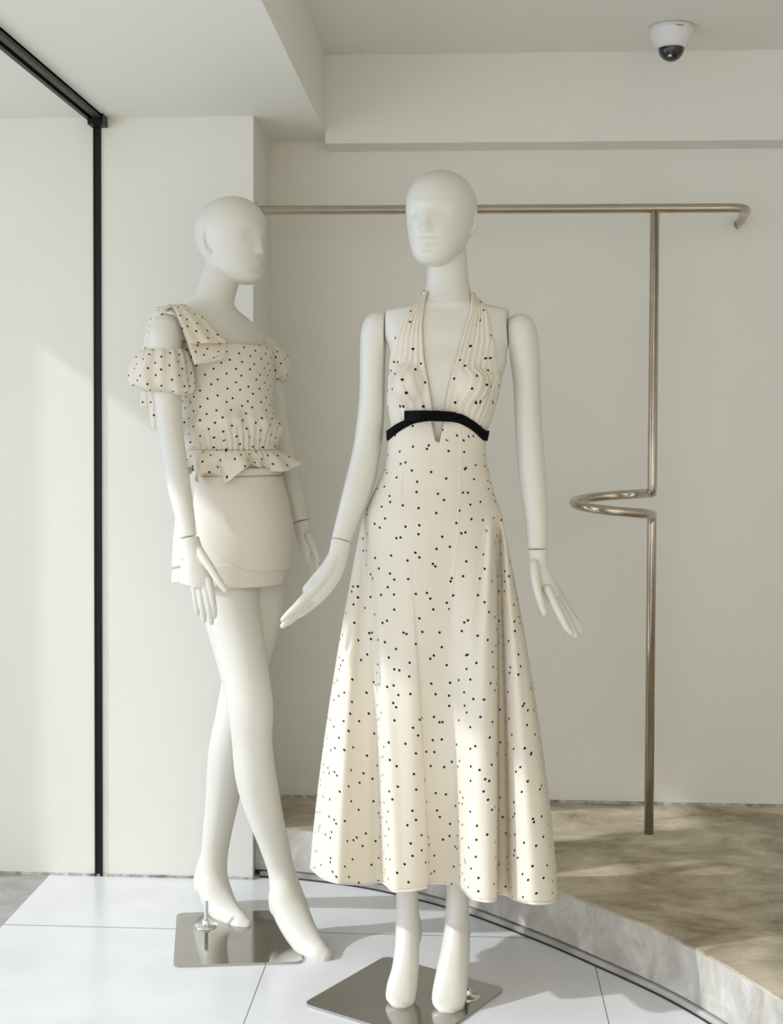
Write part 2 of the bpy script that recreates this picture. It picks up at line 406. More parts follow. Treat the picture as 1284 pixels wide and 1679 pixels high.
# small dark maker's wordmark on the housing, too small to read: short strokes
bm = bmesh.new()
for i in range(9):
    a = -PI/2+.08+i*.038; r0 = .0618
    for zz in ((-.012, -.0145), ):
        p = [Vector((c0.x+r0*math.cos(a+d), c0.y+r0*math.sin(a+d), c0.z+z)) for d, z in ((-.013, zz[0]), (.013, zz[0]), (.013, zz[1]), (-.013, zz[1]))]
        bm.faces.new([bm.verts.new(q) for q in p])
bmesh.ops.solidify(bm, geom=list(bm.faces), thickness=.0004)
link('wordmark', bm, BLACK, sc)

# ------------------------------------------------------------------ mannequin pieces
def gs(x, s): return math.exp(-(x/s)**2)
HEADT = [(0, .016, .058, .030), (.02, .027, .071, .018), (.06, .039, .0785, .000), (.12, .0495, .0825, -.020), (.2, .0590, .0845, -.045), (.3, .0675, .0855, -.070),
         (.4, .0725, .0865, -.088), (.5, .0760, .0880, -.098), (.6, .0778, .0900, -.103), (.7, .0765, .0880, -.101), (.8, .0700, .0800, -.090),
         (.88, .0590, .0665, -.073), (.94, .0440, .049, -.053), (.98, .026, .029, -.031), (1, .006, .008, -.010)]
def head(bm, chin_px, chin_py, top_py, Y, cx, phi, lean=0, scale=1.0):
    """phi = turn of the face from the camera, positive to the photo's right"""
    zb_, zt_ = P(cx, chin_py, Y).z, P(cx, top_py, Y).z; Ht = zt_-zb_; c = P(cx, (chin_py+top_py)/2, Y)
    R = Vector((math.cos(phi), math.sin(phi), 0)); Fd = Vector((math.sin(phi), -math.cos(phi), 0))
    rings = []; NS, NT = 130, 112
    for i in range(NS+1):
        s = .5-.5*math.cos(PI*i/NS)
        s = min(max(s, .0001), .9999)
        w_, f_, b_ = lerp_tab(HEADT, s)
        ring = []
        cyy, dp = (f_+b_)/2, (f_-b_)/2
        for j in range(NT):
            th = 2*PI*j/NT; x = w_*math.cos(th); st = math.sin(th)
            y = cyy+dp*(abs(st)**.92)*(1 if st > 0 else -1)
            if st > 0:
                k = min(1, st*1.3)
                nr = max(0, min(1, (.56-s)/.20)) if s > .335 else max(0, 1-(.335-s)/.035)
                y += k*.0125*nr*gs(x, .0085+.005*nr)                       # nose
                y -= k*.0060*(gs(x-.031, .017)+gs(x+.031, .017))*gs(s-.53, .065)   # eye hollows
                y += k*.0020*gs(s-.615, .04)*gs(x, .045)                   # brow
                y += k*.0052*gs(s-.238, .018)*gs(x, .019) + k*.0055*gs(s-.188, .020)*gs(x, .016)   # lips
                y -= k*.0034*gs(s-.213, .0065)*gs(x, .022)
                y -= k*.0025*gs(s-.148, .018)*gs(x, .02)
                y += k*.0035*gs(s-.08, .04)*gs(x, .018)
            z = zb_+Ht*s
            ring.append(Vector((c.x, c.y, z))+R*x*scale+Fd*y*scale+R*0+Vector((0, 0, 0))+Fd*(lean*(s-.5)))
        rings.append(ring)
    loft(bm, rings)
    for sg in (-1, 1):                                                    # ears
        pts = []
        for a in [-2.3+i*.42 for i in range(12)]:
            yy = -.012+.0125*math.cos(a)*-1; zz = .47+.125*math.sin(a+.25)
            xx = .0735+.004*math.cos(a)
            pts.append(Vector((c.x, c.y, zb_+Ht*zz))+R*(sg*xx)*scale+Fd*yy*scale)
        tube(bm, pts, .0040, 10)
def mannequin(spec): pass

def arm_mesh(secs, plane=None, k=6):
    bm = bmesh.new(); limb(bm, secs, k)
    if plane: cut(bm, *plane)
    return bm

# ============================================ front mannequin (halter dress)
Y0 = 3.03
mB = thing('mannequin', 'white abstract-faced mannequin standing front-on in the long dotted halter dress', 'mannequin', (-.07, 3.0, 0), 'shop mannequins')
bm = bmesh.new()
TB = [  # py, xl, xr, Y, aspect
 (396, 703, 762, 3.07, .9),  (418, 700, 765, 3.06, 1.05), (440, 700, 766.5, 3.057, 1.05), (462, 699.5, 769, 3.055, 1.03), (480, 696, 773.5, 3.053, .98), (490, 690, 779, 3.052, .91), (497, 679, 790, 3.052, .76), (503, 657, 814, 3.052, .55), (509, 634, 838, 3.052, .43), (520, 626, 845, 3.05, .43), (545, 628, 842, 3.045, .485), (572, 637, 832, 3.04, .55),
 (600, 641, 829, 3.035, .63), (630, 643, 818, 3.03, .68), (660, 642, 809, 3.03, .70), (690, 644, 801, 3.03, .70), (720, 646, 790, 3.035, .70), (748, 645, 787, 3.04, .70),
 (775, 638, 793, 3.045, .72), (809, 622, 804, 3.05, .70), (843, 608, 816, 3.055, .70), (889, 598, 826, 3.055, .70), (930, 596, 826, 3.05, .66), (965, 600, 822, 3.045, .6)]
t = bmesh.new(); torso(t, TB, 0.05, n=2.15)
sl = P(633, 550, 3.05); sr = P(834, 552, 3.05)
nl = Vector((-1, .05, .02)).normalized(); nr_ = Vector((1, -.16, .05)).normalized()
cut(t, sl, nl) if False else None
bmesh.ops.recalc_face_normals(t, faces=t.faces)
# cut only the shoulder zone: hips are wider than the seam, so split the torso into two lofts
t.free(); t = bmesh.new(); torso(t, TB[:14], 0.05, n=2.15); cut(t, sl, nl); cut(t, sr, nr_); merge(bm, t)
torso(bm, TB[12:], 0.05, n=2.15)
# bust under the cloth
for x in (676, 768):
    limb(bm, [(x, 600, 3.0, 20, .9), (x, 628, 2.972, 29, .95), (x, 650, 2.985, 24, .9)])
head(bm, 703, 439, 279, 3.04, 722.5, -.36)
for s in (0, 1):
    if s == 0: L = [(655, 930, 3.06, 50, .9), (658, 1050, 3.07, 43, .9), (662, 1180, 3.08, 33, 1), (663, 1260, 3.08, 31, 1.0), (665, 1330, 3.075, 29, 1.1), (666, 1400, 3.05, 23, 1.1), (667.5, 1455, 3.06, 18.5, 1.1), (668, 1490, 3.065, 18.5, 1.25), (669, 1522, 3.06, 20.5, 1.5), (667.5, 1555, 3.035, 20.5, 1.35), (664.5, 1590, 3.0, 22.5, 1.0), (659, 1620, 2.972, 25.5, .72), (656, 1640, 2.95, 24, .55), (654.5, 1648, 2.935, 15, .5)]
    else: L = [(765, 930, 3.06, 50, .9), (762, 1050, 3.07, 43, .9), (756, 1180, 3.08, 33, 1), (754, 1260, 3.08, 31, 1.0), (752, 1330, 3.07, 29, 1.1), (751, 1400, 3.05, 23, 1.1), (751, 1455, 3.05, 19, 1.1), (750, 1490, 3.05, 19.5, 1.25), (749, 1522, 3.045, 21.5, 1.5), (747, 1555, 3.02, 24, 1.3), (741.5, 1595, 2.98, 26.5, .95), (737, 1628, 2.95, 28.5, .68), (734, 1648, 2.93, 26, .5), (733, 1657, 2.918, 16, .5)]
    limb(bm, L, 5)
    hx = 675 if s == 0 else 754
    limb(bm, [(hx-1, 1500, 3.08, 14, 1), (hx, 1525, 3.10, 17.5, 1), (hx+.5, 1538, 3.105, 16, .9)], 4)
bodyB = remesh('body', bm, .0026, 4, SKIN, mB)

def hand(bm, palm, fingers, thumb):
    limb(bm, palm, 5)
    for f in fingers+[thumb]: limb(bm, f, 5, 16)

# viewer-left arm
a = arm_mesh([(622, 538, 3.05, 28, 1.0), (618, 556, 3.05, 27.5, 1.0), (613.5, 585, 3.05, 23.5, 1.15), (612, 620, 3.05, 22, 1.2), (611, 660, 3.05, 22.5, 1.15), (607, 700, 3.045, 23, 1.1), (601, 740, 3.035, 23, 1.05), (593, 780, 3.02, 24, 1.0), (581, 820, 3.0, 22, .95), (569, 855, 2.985, 18.5, .9), (560, 882, 2.972, 16, .85)], (sl+nl*.0016, -nl))
cw = P(559.5, 886.5, 2.97); wn = (P(553, 912, 2.96)-P(564, 870, 2.98)).normalized()
cut(a, cw-wn*.0002, wn)
armL = remesh('arm', a, .0024, 3, SKIN, mB)
h = bmesh.new()
hand(h, [(562, 876, 2.975, 15.5, .85), (558.5, 890, 2.968, 16, .8), (554, 912, 2.96, 16.5, .85), (543, 936, 2.952, 19.5, .75), (527, 958, 2.945, 21, .65), (512, 974, 2.94, 19.5, .6)],
     [[(517, 961, 2.93, 9.5, 1), (503, 977, 2.922, 8, 1), (486, 995, 2.914, 6.8, 1), (472, 1008, 2.908, 5.8, 1), (464, 1016, 2.905, 4.6, 1)],
      [(519, 970, 2.945, 9.5, 1), (504, 985, 2.940, 8, 1), (486, 1003, 2.934, 7, 1), (471, 1018, 2.93, 6, 1), (464, 1026, 2.927, 4.8, 1)],
      [(523, 975, 2.962, 9, 1), (508, 990, 2.960, 7.6, 1), (491, 1005, 2.957, 6.6, 1), (478, 1016, 2.954, 5.6, 1), (472, 1022, 2.952, 4.6, 1)],
      [(528, 976, 2.978, 8, 1), (516, 989, 2.979, 6.6, 1), (503, 1000, 2.979, 5.7, 1), (494, 1007, 2.978, 4.8, 1), (489, 1010, 2.977, 4, 1)]],
     [(551, 916, 2.950, 9, 1), (539, 936, 2.938, 9, 1), (525, 954, 2.928, 8, .95), (510, 970, 2.921, 7, .9), (497, 983, 2.917, 5.4, .9)])
cut(h, cw+wn*.0012, -wn)
o = remesh('hand', h, .0013, 3, SKIN, armL)

# viewer-right arm
a = arm_mesh([(853, 540, 3.05, 26, 1.0), (856, 556, 3.05, 26.5, 1.0), (860.5, 585, 3.05, 24.5, 1.15), (863.5, 620, 3.05, 22.5, 1.2), (865, 660, 3.05, 22, 1.15), (867, 700, 3.045, 22.5, 1.1), (869.5, 740, 3.04, 22.5, 1.05), (873, 780, 3.03, 22.5, 1.0), (877, 820, 3.02, 21, .95), (880, 860, 3.01, 18.5, .9), (881, 898, 3.0, 16.3, .85)], (sr+nr_*.0016, -nr_))
cw = P(880.8, 899, 3.0); wn = Vector((.02, -.03, -1)).normalized()
cut(a, cw, wn)
armR = remesh('arm', a, .0024, 3, SKIN, mB)
h = bmesh.new()
hand(h, [(880, 888, 3.002, 16, .85), (881, 905, 2.998, 16, .8), (883.5, 928, 2.992, 15.5, .8), (889, 950, 2.985, 19, .75), (897, 968, 2.978, 18, .62), (904, 981, 2.972, 15, .55)],
     [[(898, 966, 2.962, 8, 1), (908, 987, 2.952, 7, 1), (919, 1009, 2.944, 6.3, 1), (930, 1029, 2.942, 5.8, 1), (936, 1038, 2.943, 4.4, 1)],
      [(903, 968, 2.975, 8, 1), (914, 988, 2.972, 7, 1), (927, 1010, 2.968, 6.3, 1), (939, 1033, 2.966, 5.6, 1), (944, 1042, 2.966, 4.4, 1)],
      [(906, 964, 2.99, 7.6, 1), (919, 983, 2.992, 6.8, 1), (934, 1006, 2.994, 6, 1), (948, 1028, 2.995, 5.2, 1), (953, 1036, 2.995, 4.2, 1)],
      [(906, 958, 3.004, 7, 1), (919, 974, 3.012, 6, 1), (933, 991, 3.02, 5.2, 1), (948, 1008, 3.027, 4.4, 1), (955, 1016, 3.03, 3.6, 1)]],
     [(876, 925, 2.975, 8, 1), (878, 946, 2.96, 8.5, 1), (881.5, 967, 2.95, 7, 1), (887, 988, 2.944, 6.2, .95), (893, 1006, 2.942, 4.8, .9)])
cut(h, cw+wn*.0022, -wn)
remesh('hand', h, .0013, 3, SKIN, armR)

def plate(c0, c1, c2, m, parent, t=.006, rnd=.022):
    """rounded steel sheet from three corners on the floor"""
    c3 = c0+(c2-c1); cs = [c0, c1, c2, c3]; pts = []
    for i in range(4):
        a, b, c = cs[i-1], cs[i], cs[(i+1) % 4]; u, v = (a-b).normalized(), (c-b).normalized()
        p, q = b+u*rnd, b+v*rnd
        for k in range(7):
            s = k/6; pts.append(p*(1-s)**2+b*2*s*(1-s)+q*s*s)
    bm = bmesh.new(); loft(bm, [[Vector((p.x, p.y, z)) for p in pts] for z in (.0005, t-.0008, t)])
    bmesh.ops.recalc_face_normals(bm, faces=bm.faces)
    return link('base_plate', bm, m, parent)
def onfloor(px, py, z=0.0):
    d = ray(px, py); return CAM+d*((z-CAM.z)/d.z)
def stand(parent, px, py, top, plate_z=.006):
    c = onfloor(px, py, plate_z); c = Vector((c.x, c.y, plate_z))
    link('rod_flange', lathe([(.031, 0), (.031, .0015), (.028, .0035), (.012, .0045), (.0105, .012), (.009, .016), (.0075, .017)], c, 40), CHROME, parent, smooth=True)
    bm = bmesh.new(); tube(bm, [c+Vector((0, 0, .016)), Vector((top.x, top.y, top.z))], .0052, 18)
    link('support_rod', bm, CHROME, parent, smooth=True)
plate(onfloor(497, 1649), onfloor(632, 1571), onfloor(829, 1624), PLATE, mB)
cst = onfloor(766, 1633, .006)
stand(mB, 766, 1633, Vector((cst.x-.012, cst.y+.045, .13)))

# ------------------------------------------------------------------ halter dress
dress = thing('dress', 'long cream black-dotted halter dress with black velvet waist ribbon on the front mannequin', 'dress', (-.07, 3.0, .28))
from_me = bodyB.data
bvh = BVHTree.FromPolygons([v.co[:] for v in from_me.vertices], [p.vertices[:] for p in from_me.polygons])
def around(bv, cx, cy, z, NT=360):
    """distance of the body surface from an inner axis at every angle (0 = towards the camera)"""
    out = []
    for j in range(NT):
        th = 2*PI*j/NT; d = Vector((math.sin(th), -math.cos(th), 0))
        hit = bv.ray_cast(Vector((cx, cy, z)), d, .4)
        out.append(hit[3] if hit[0] else None)
    return out
# skirt: fitted from the ribbon to the hip, then flaring in folds to the hem
SK = [(676, 635, 812, 3.03, .72), (700, 635.5, 802, 3.03, .72), (722, 636.5, 797, 3.03, .73), (745, 634, 796, 3.035, .73), (771, 630, 801, 3.035, .74), (809, 612, 810.5, 3.04, .72), (843, 596, 823, 3.04, .72)]
hemF = [(509.5, 1421, 3.10), (520, 1433, 3.03), (536, 1443, 2.985), (556, 1449, 2.957), (576, 1451, 2.985), (600, 1450, 3.02), (622, 1447, 3.03), (633, 1451, 2.96), (645, 1461, 2.915), (664, 1461.5, 2.912), (686, 1459, 2.920), (700, 1455, 2.945), (706, 1450, 2.985),
        (726, 1449, 3.01), (748, 1452, 2.985), (759, 1460, 2.93), (770, 1471, 2.878), (788, 1477, 2.855), (806, 1479, 2.85), (814, 1475, 2.885), (817, 1467, 2.95), (832, 1470, 2.955), (842, 1475, 2.89), (868, 1481, 2.842), (892, 1482, 2.845), (907, 1478, 2.875), (912, 1464, 2.94)]
hemF3 = [P(*h_) for h_ in hemF]
hemB3 = []
for i in range(1, 22):
    a = PI*i/22; cx_, cy_ = (hemF3[0].x+hemF3[-1].x)/2, 3.06
    rx, ry = .285*(1+.03*math.sin(a*14)), .27*(1+.05*math.sin(a*14+1))
    hemB3.append(Vector((cx_+rx*math.cos(a), cy_+ry*math.sin(a), .285)))
hem = hemF3+hemB3
NC = 320
# place columns on the hem by angle parameter, denser at the front
closed = hem+[hem[0]]
hd = []
k_ = len(hem)
for j in range(NC):
    t_ = j/NC*k_; i = int(t_); u = t_-i
    g_ = lambda q: hem[q % k_]
    p0, p1, p2, p3 = g_(i-1), g_(i), g_(i+1), g_(i+2)
    hd.append(.5*((2*p1)+(-p0+p2)*u+(2*p0-5*p1+4*p2-p3)*u*u+(-p0+3*p1-3*p2+p3)*u**3))
# matching angle on the hip ellipse from the photo x of each hem point (front) or the turn (back)
frontn = int(round((len(hemF)-1)/k_*NC))
HM = [(509, 596.2), (560, 598), (606, 602), (634, 608), (660, 627), (700, 668), (755, 742), (763, 762), (775, 785), (790, 802), (811, 813), (816, 815.5), (834, 818), (868, 821), (912, 823)]
def hip_th(j):                        # ringpt angle: 0 right, pi/2 front, pi left
    if j <= frontn:
        px = lerp_tab(HM, proj(hd[j])[0])[0]; c = (px-709.5)/114.3
        c = max(-1, min(1, c)); return math.acos(c) if False else PI/2-math.asin(c)*.999
    u = (j-frontn)/(NC-frontn); return -PI*u
ths = [hip_th(j) for j in range(NC)]
for j in range(1, frontn+1): ths[j] = min(ths[j], ths[j-1]-.0005)
jc = min(range(frontn), key=lambda j: abs(ths[j]-(PI/2)))
ROWS = [676+i*(843-676)/30 for i in range(31)]+[843+(1451-843)*(i/90) for i in range(1, 91)]
botR = [(636, 722.5), (650, 711), (664, 702), (684, 693.5), (715, 690), (745, 693), (770, 703), (797, 722)]
G = []
# pleat lines dropping from the two hip points
def hiprow(py, th):
    r = lerp_tab(SK, py); return ringpt(py, r[0], r[1], r[2], r[3], 0.03, th, 2.1)
zhip = [hiprow(843, th) for th in ths]
dzn = None
for ri, py in enumerate(ROWS):
    row = []
    for j, th in enumerate(ths):
        if py <= 843:
            # small V opening under the ribbon
            st_ = lerp_tab(botR, proj(hiprow(700, th))[0])[0]-9 if math.sin(th) > 0 else 712
            py_ = st_+(843-st_)*(py-676)/167.0
            p = hiprow(py_, th)
            if j <= frontn:
                x = proj(p)[0]; hwv = max(0, (720-py_)/29)*6.0 if py_ < 720 else 0
                dx = x-714.5
                if hwv and abs(dx) < 30:
                    sgn = -1 if j <= jc else 1
                    newx = 714.5+sgn*(hwv+abs(dx)*(1-hwv/30)); p = p+Vector(((newx-x)*p.y/F, 0, 0))
        else:
            t_ = (py-843)/(1451-843)
            A, B = zhip[j], hd[j]
            wv = 1-(1-t_)**1.55 if True else t_
            wv = .62*wv+.38*t_
            z = A.z+(B.z-A.z)*t_
            # folds read later than the flare
            mid = math.exp(-((proj(B)[0]-695)/48.0)**4) if j <= frontn else 0
            yw = (.35*wv+.65*t_)*(1-mid)+(t_**1.7)*mid            # the middle panel stays flat for longer
            p = Vector((A.x+(B.x-A.x)*wv, A.y+(B.y-A.y)*yw, z))
            if j <= frontn:
                pxh = proj(B)[0]
                for c_, wd, am in ((588, 8, -.022), (603, 5, .020), (800, 6, .018), (815, 6.5, -.030), (830, 6, .018)):
                    # pleats: crisp ridges that fan out from the hip points
                    hx_ = {588: 597, 603: 605, 800: 806, 815: 817, 830: 824}[c_]
                    bx = {588: 570, 603: 608, 800: 784, 815: 819, 830: 866}[c_]
                    cxp = hx_+(bx-hx_)*wv
                    d_ = (proj(p)[0]-cxp)/(wd*(1+1.6*t_))
                    p.y -= am*math.exp(-d_*d_)*min(1, t_*18)*math.exp(-t_*2.0)
        row.append(p)
    G.append(row)
for _ in range(6):                      # ease the change of slope at the hip
    Q = [r_[:] for r_ in G]
    for i in range(24, 40):
        for j in range(NC): Q[i][j] = G[i][j]*.5+(G[i-1][j]+G[i+1][j])*.25
    G = Q
nv = int((720-681)/(843-681)*30)+1
skirt = grid('skirt', G, DRESS, dress, arcuv(G, True, jc), closed=True, thick=.0016, skip=lambda i, j: (j == jc and i < nv))
# narrow hem edge
e1 = [G[-2][j]*1.0 for j in range(NC)]; hl = []
for j in range(NC):
    p = G[-1][j]; nrm = Vector((p.x-(-.07), p.y-3.04, 0)).normalized()
    hl.append(p+nrm*.0012)
hg = [[p+Vector((0, 0, .0035)) for p in hl], hl, [p-Vector((0, 0, .0012)) for p in hl]]
CREAM = mat('cream_thread', (0.84, 0.79, 0.68), .6, spec=.2)
grid('hem', hg, CREAM, skirt, None, closed=True, thick=.001)
# stitched seams of the fitted front (thin raised piping)
def seam(parent, pts, r=.0009, lift=.0012, name='seam', ms=None):
    """pts in photo px, dropped on the skirt surface"""
    bmx = bmesh.new(); out = []
    bv = BVHTree.FromPolygons([v.co[:] for v in ms.vertices], [p.vertices[:] for p in ms.polygons])
    for px, py in dense(pts, 8):
        d = ray(px, py).normalized(); h_ = bv.ray_cast(CAM, d)
        if h_[0]: out.append(h_[0]-d*lift)
    tube(bmx, out, r, 8); link(name, bmx, CREAM, parent, smooth=True)
seam(skirt, [(755, 702), (754.5, 760), (752, 830), (748, 905), (742, 960), (735, 1022)], ms=skirt.data)
seam(skirt, [(580, 893), (588, 872), (597, 856), (606, 862), (611, 885), (612.5, 955)], r=.0008, ms=skirt.data)
seam(skirt, [(772, 1030), (780, 975), (790, 915), (797, 872), (806, 854), (818, 847), (829, 850)], r=.0008, ms=skirt.data)
seam(skirt, [(661, 768), (659.5, 790), (658, 820)], ms=skirt.data)

# bodice: two pleated halter panels that run round to the back below the arms
def surf_rows(bv, rows, cx_px, cY):
    out = {}
    for py in rows:
        c = P(cx_px(py) if callable(cx_px) else cx_px, py, cY)
        rad = around(bv, c.x, c.y, c.z, 720); out[py] = (c, rad)
    return out
def surf_at(o, th, off):
    c, rad = o; n = len(rad); t_ = (th/(2*PI) % 1)*n; i = int(t_); u = t_-i
    a_, b_ = rad[i % n], rad[(i+1) % n]
    if a_ is None or b_ is None: a_ = b_ = .05
    r = a_*(1-u)+b_*u+off
    return c+Vector((math.sin(th), -math.cos(th), 0))*r
def th_of(o, px, off, lo=-1.9, hi=1.9):
    """turn angle (from the front outwards) at which the surface first shows at photo x = px"""
    x0 = proj(surf_at(o, 0, off))[0]; sg = 1 if px > x0 else -1; best, bd = 0, 1e9
    for i in range(260):
        th = sg*1.75*i/259; x = proj(surf_at(o, th, off))[0]; d_ = abs(x-px)
        if d_ < bd: best, bd = th, d_
        if (x-px)*sg >= 0: break
        if (x-x0)*sg < -2 or (best != th and d_ > bd+4): break
    return best
BR = [480+i*3 for i in range(79)]                          # photo rows of the panels
S = surf_rows(bvh, BR, 720, 3.045)
outL = [(480, 699), (485, 696), (495, 685), (505, 676), (525, 660), (550, 650), (575, 643), (600, 637), (612, 634.5)]
inL = [(480, 700.5), (488, 699), (497, 697), (540, 692.5), (587, 695), (627, 702), (671, 709), (690, 710)]
outR = [(476, 774), (485, 782), (497, 791), (510, 797), (525, 801), (556, 806.5), (596, 814), (612, 815.5)]
inR = [(476, 772.5), (509, 772), (540, 763), (587, 750), (627, 738), (671, 730), (690, 728)]
def srow(py):
    t_ = (py-480)/3.0; i = max(0, min(int(t_), len(BR)-2)); u = max(0, min(1, t_-i))
    a_, b_ = S[BR[i]], S[BR[i+1]]
    f_ = lambda p, q: (p if q is None else q if p is None else p*(1-u)+q*u)
    return (a_[0].lerp(b_[0], u), [f_(p, q) for p, q in zip(a_[1], b_[1])])
PROWS = [480+i*3 for i in range(69)]
UVP = {}
def panel(side):
    oT, iT = (outL, inL) if side < 0 else (outR, inR)
    Gp = []; Gu = []; NU = 110
    last = None
    for py in PROWS:
        o = S[py]; off = .0045
        ti = th_of(o, lerp_tab(iT, py)[0], off)
        if py <= 612: to = th_of(o, lerp_tab(oT, py)[0], off); last = to
        else:
            q = min(1, (py-612)/34.0); q = q*q*(3-2*q); to = last+(side*PI*.98-last)*q
        row = []; rowu = []
        tside = last
        for j in range(NU+1):
            u = j/NU
            if py <= 612: th = ti+(to-ti)*u
            else:
                th = ti+(tside-ti)*min(1, u/.75) if u <= .75 else tside+(to-tside)*(u-.75)/.25
            if py <= 612:
                th = ti+(to-ti)*u if u <= .75 else ti+(to-ti)*u
            # pleats fade out towards the side and the bust
            uu = u if py <= 600 else u*(1-.25*0)
            fr = uu*(6.0+ (max(0, py-560)/60.0)*2.2)
            saw = (fr % 1.0); rel = (1-saw)*(1 if saw > .12 else saw/.12)
            fade = max(0, 1-max(0, u-(.97 if py < 560 else .97-(py-560)*.0042))*6) if py > 540 else 1
            fade *= min(1, (py-478)/25.0+.3)
            puff = 0.007*math.exp(-((py-648)/26.0)**2)*math.exp(-((u-.45)/.33)**2)
            oo = o
            if py > 640:
                e_ = min(1, u/.75); e_ = 684+27*e_*e_*(3-2*e_)
                oo = srow(640+(py-640)*(e_-640)/44.0)
            p = surf_at(oo, th, off+.0046*rel*max(0, fade)+puff)
            row.append(p); rowu.append(surf_at(oo, th, off))
        Gp.append(row); Gu.append(rowu)
    name = 'halter_panel'
    # smooth down columns to calm ray noise
    for _ in range(2):
        Q = [r[:] for r in Gp]
        for i in range(1, len(Gp)-1):
            for j in range(NU+1): Q[i][j] = Gp[i][j]*.5+(Gp[i-1][j]+Gp[i+1][j])*.25
        Gp = Q
    return grid(name, Gp, DRESS, dress, arcuv(Gu, False, 0), thick=.0014)
panel(-1); panel(1)
# halter band behind the neck
bmx = bmesh.new()
o = srow(484); Gn = []
for k in range(2): pass
nb = []
for i in range(41):
    th = th_of(srow(484), 698, .004)-(2*PI-(th_of(srow(484), 776, .004)-th_of(srow(484), 698, .004)))*(-i/40)*-1
    p = surf_at(srow(484), th, .004); nb.append(p)
Gn = [[p+Vector((0, 0, .005+.012*math.sin(PI*i/40))) for i, p in enumerate(nb)], [p+Vector((0, 0, -.006+.012*math.sin(PI*i/40))) for i, p in enumerate(nb)]]
grid('halter_band', Gn, DRESS, dress, arcuv(Gn, False, 0), thick=.0016)

# velvet ribbon with its flat bow
belt = []
top_ = [(636, 706), (650, 696), (664, 689), (690, 678), (715, 675), (747, 679), (770, 689), (797, 706)]
bot_ = [(636, 722.5), (650, 711), (664, 702), (684, 693.5), (715, 690), (745, 693), (770, 703), (797, 722)]
rowsb = [[], []]
for i in range(160):
    th = 2*PI*i/160                    # ringpt angle
    base = ringpt(705, 634.5, 802, 3.03, .73, .03, th, 2.1)
    px = proj(base)[0]; front = math.sin(th) > -.02
    for r_, tab in zip(rowsb, (top_, bot_)):
        py = lerp_tab(tab, px)[0] if front else tab[0][1] if False else (706 if tab is top_ else 722.5)
        rr_ = lerp_tab(SK, min(max(py, 676), 745))
        r_.append(ringpt(py, rr_[0]-1.8, rr_[1]+1.8, rr_[2], rr_[3]+.012, .03, th, 2.1))
rib = grid('ribbon', rowsb, VELVET, dress, None, closed=True, thick=.0022)
def sheet(name, A, B, m, parent, nu=14, nv_=24, thick=.0014, bulge=0, uv=True, wrk=0, wf=5, seed=0):
    """cloth strip between two edges given as (photo x, photo y, depth)"""
    A3 = [P(*p) for p in dense(A, 8)]; B3 = [P(*p) for p in dense(B, 8)]
    n_ = min(len(A3), len(B3)); Gs = []
    def at(Ls, t_): t_ *= (len(Ls)-1); i = min(int(t_), len(Ls)-2); return Ls[i].lerp(Ls[i+1], t_-i)
    for i in range(nv_+1):
        a_, b_ = at(A3, i/nv_), at(B3, i/nv_); row = []
        for j in range(nu+1):
            u = j/nu; p = a_.lerp(b_, u)
            d_ = (p-CAM).normalized()
            p = p-d_*(bulge*math.sin(PI*u)+wrk*math.sin(wf*PI*u+seed+1.3*i/nv_))
            row.append(p)
        Gs.append(row)
    return grid(name, Gs, m, parent, arcuv(Gs, False, 0) if uv else None, thick=thick)
yb = 2.905
def yfront(px): return ringpt(690, 634.5, 806, 3.03, .73, .03, math.acos(max(-1, min(1, (px-720)/85.0))), 2.1).y
def bw(px, py, lift): return (px, py, yfront(px)-lift)
sheet('bow_loop', [bw(664, 673.5, .013), (690, 672.8, yb-.004), bw(716, 673.5, .014)], [bw(664, 690, .013), (690, 690.5, yb-.004), bw(716, 690.5, .014)], VELVET, rib, thick=.004, uv=False)
sheet('bow_loop', [bw(715, 673.5, .014), bw(732, 674.2, .014), bw(747.5, 676, .013)], [bw(715, 690.5, .014), bw(732, 691.5, .014), bw(747.5, 692, .013)], VELVET, rib, thick=.004, uv=False)
sheet('bow_knot', [bw(713, 673, .017), bw(721, 673, .017)], [bw(713, 691, .017), bw(721, 691, .017)], VELVET, rib, thick=.004, uv=False)

# ============================================ rear mannequin (blouse and shorts)
mA = thing('mannequin', 'white striding mannequin turned to the right, wearing dotted blouse and cream shorts', 'mannequin', (-.55, 3.38, 0), 'shop mannequins')
PH = .85
bm = bmesh.new()
TA = [(420, 340, 403, 3.40, 1.1), (440, 334, 396, 3.395, 1.08), (460, 327, 393, 3.39, 1.05), (478, 321, 388, 3.385, 1.0), (492, 314, 384, 3.382, .95), (502, 305, 385, 3.38, .85), (510, 295, 391, 3.38, .72), (519, 288, 402, 3.38, .62), (535, 286, 418, 3.38, .55), (560, 292, 428, 3.38, .62), (590, 300, 434, 3.38, .72), (620, 303, 438, 3.375, .78), (660, 309, 441, 3.375, .78), (700, 316, 443, 3.375, .78), (735, 322, 446, 3.38, .78),
      (775, 332, 453, 3.38, .8), (820, 331, 464, 3.38, .85), (870, 328, 467, 3.38, .86), (915, 329, 464, 3.38, .85), (945, 334, 458, 3.38, .8)]
torso(bm, TA, PH, n=2.0)
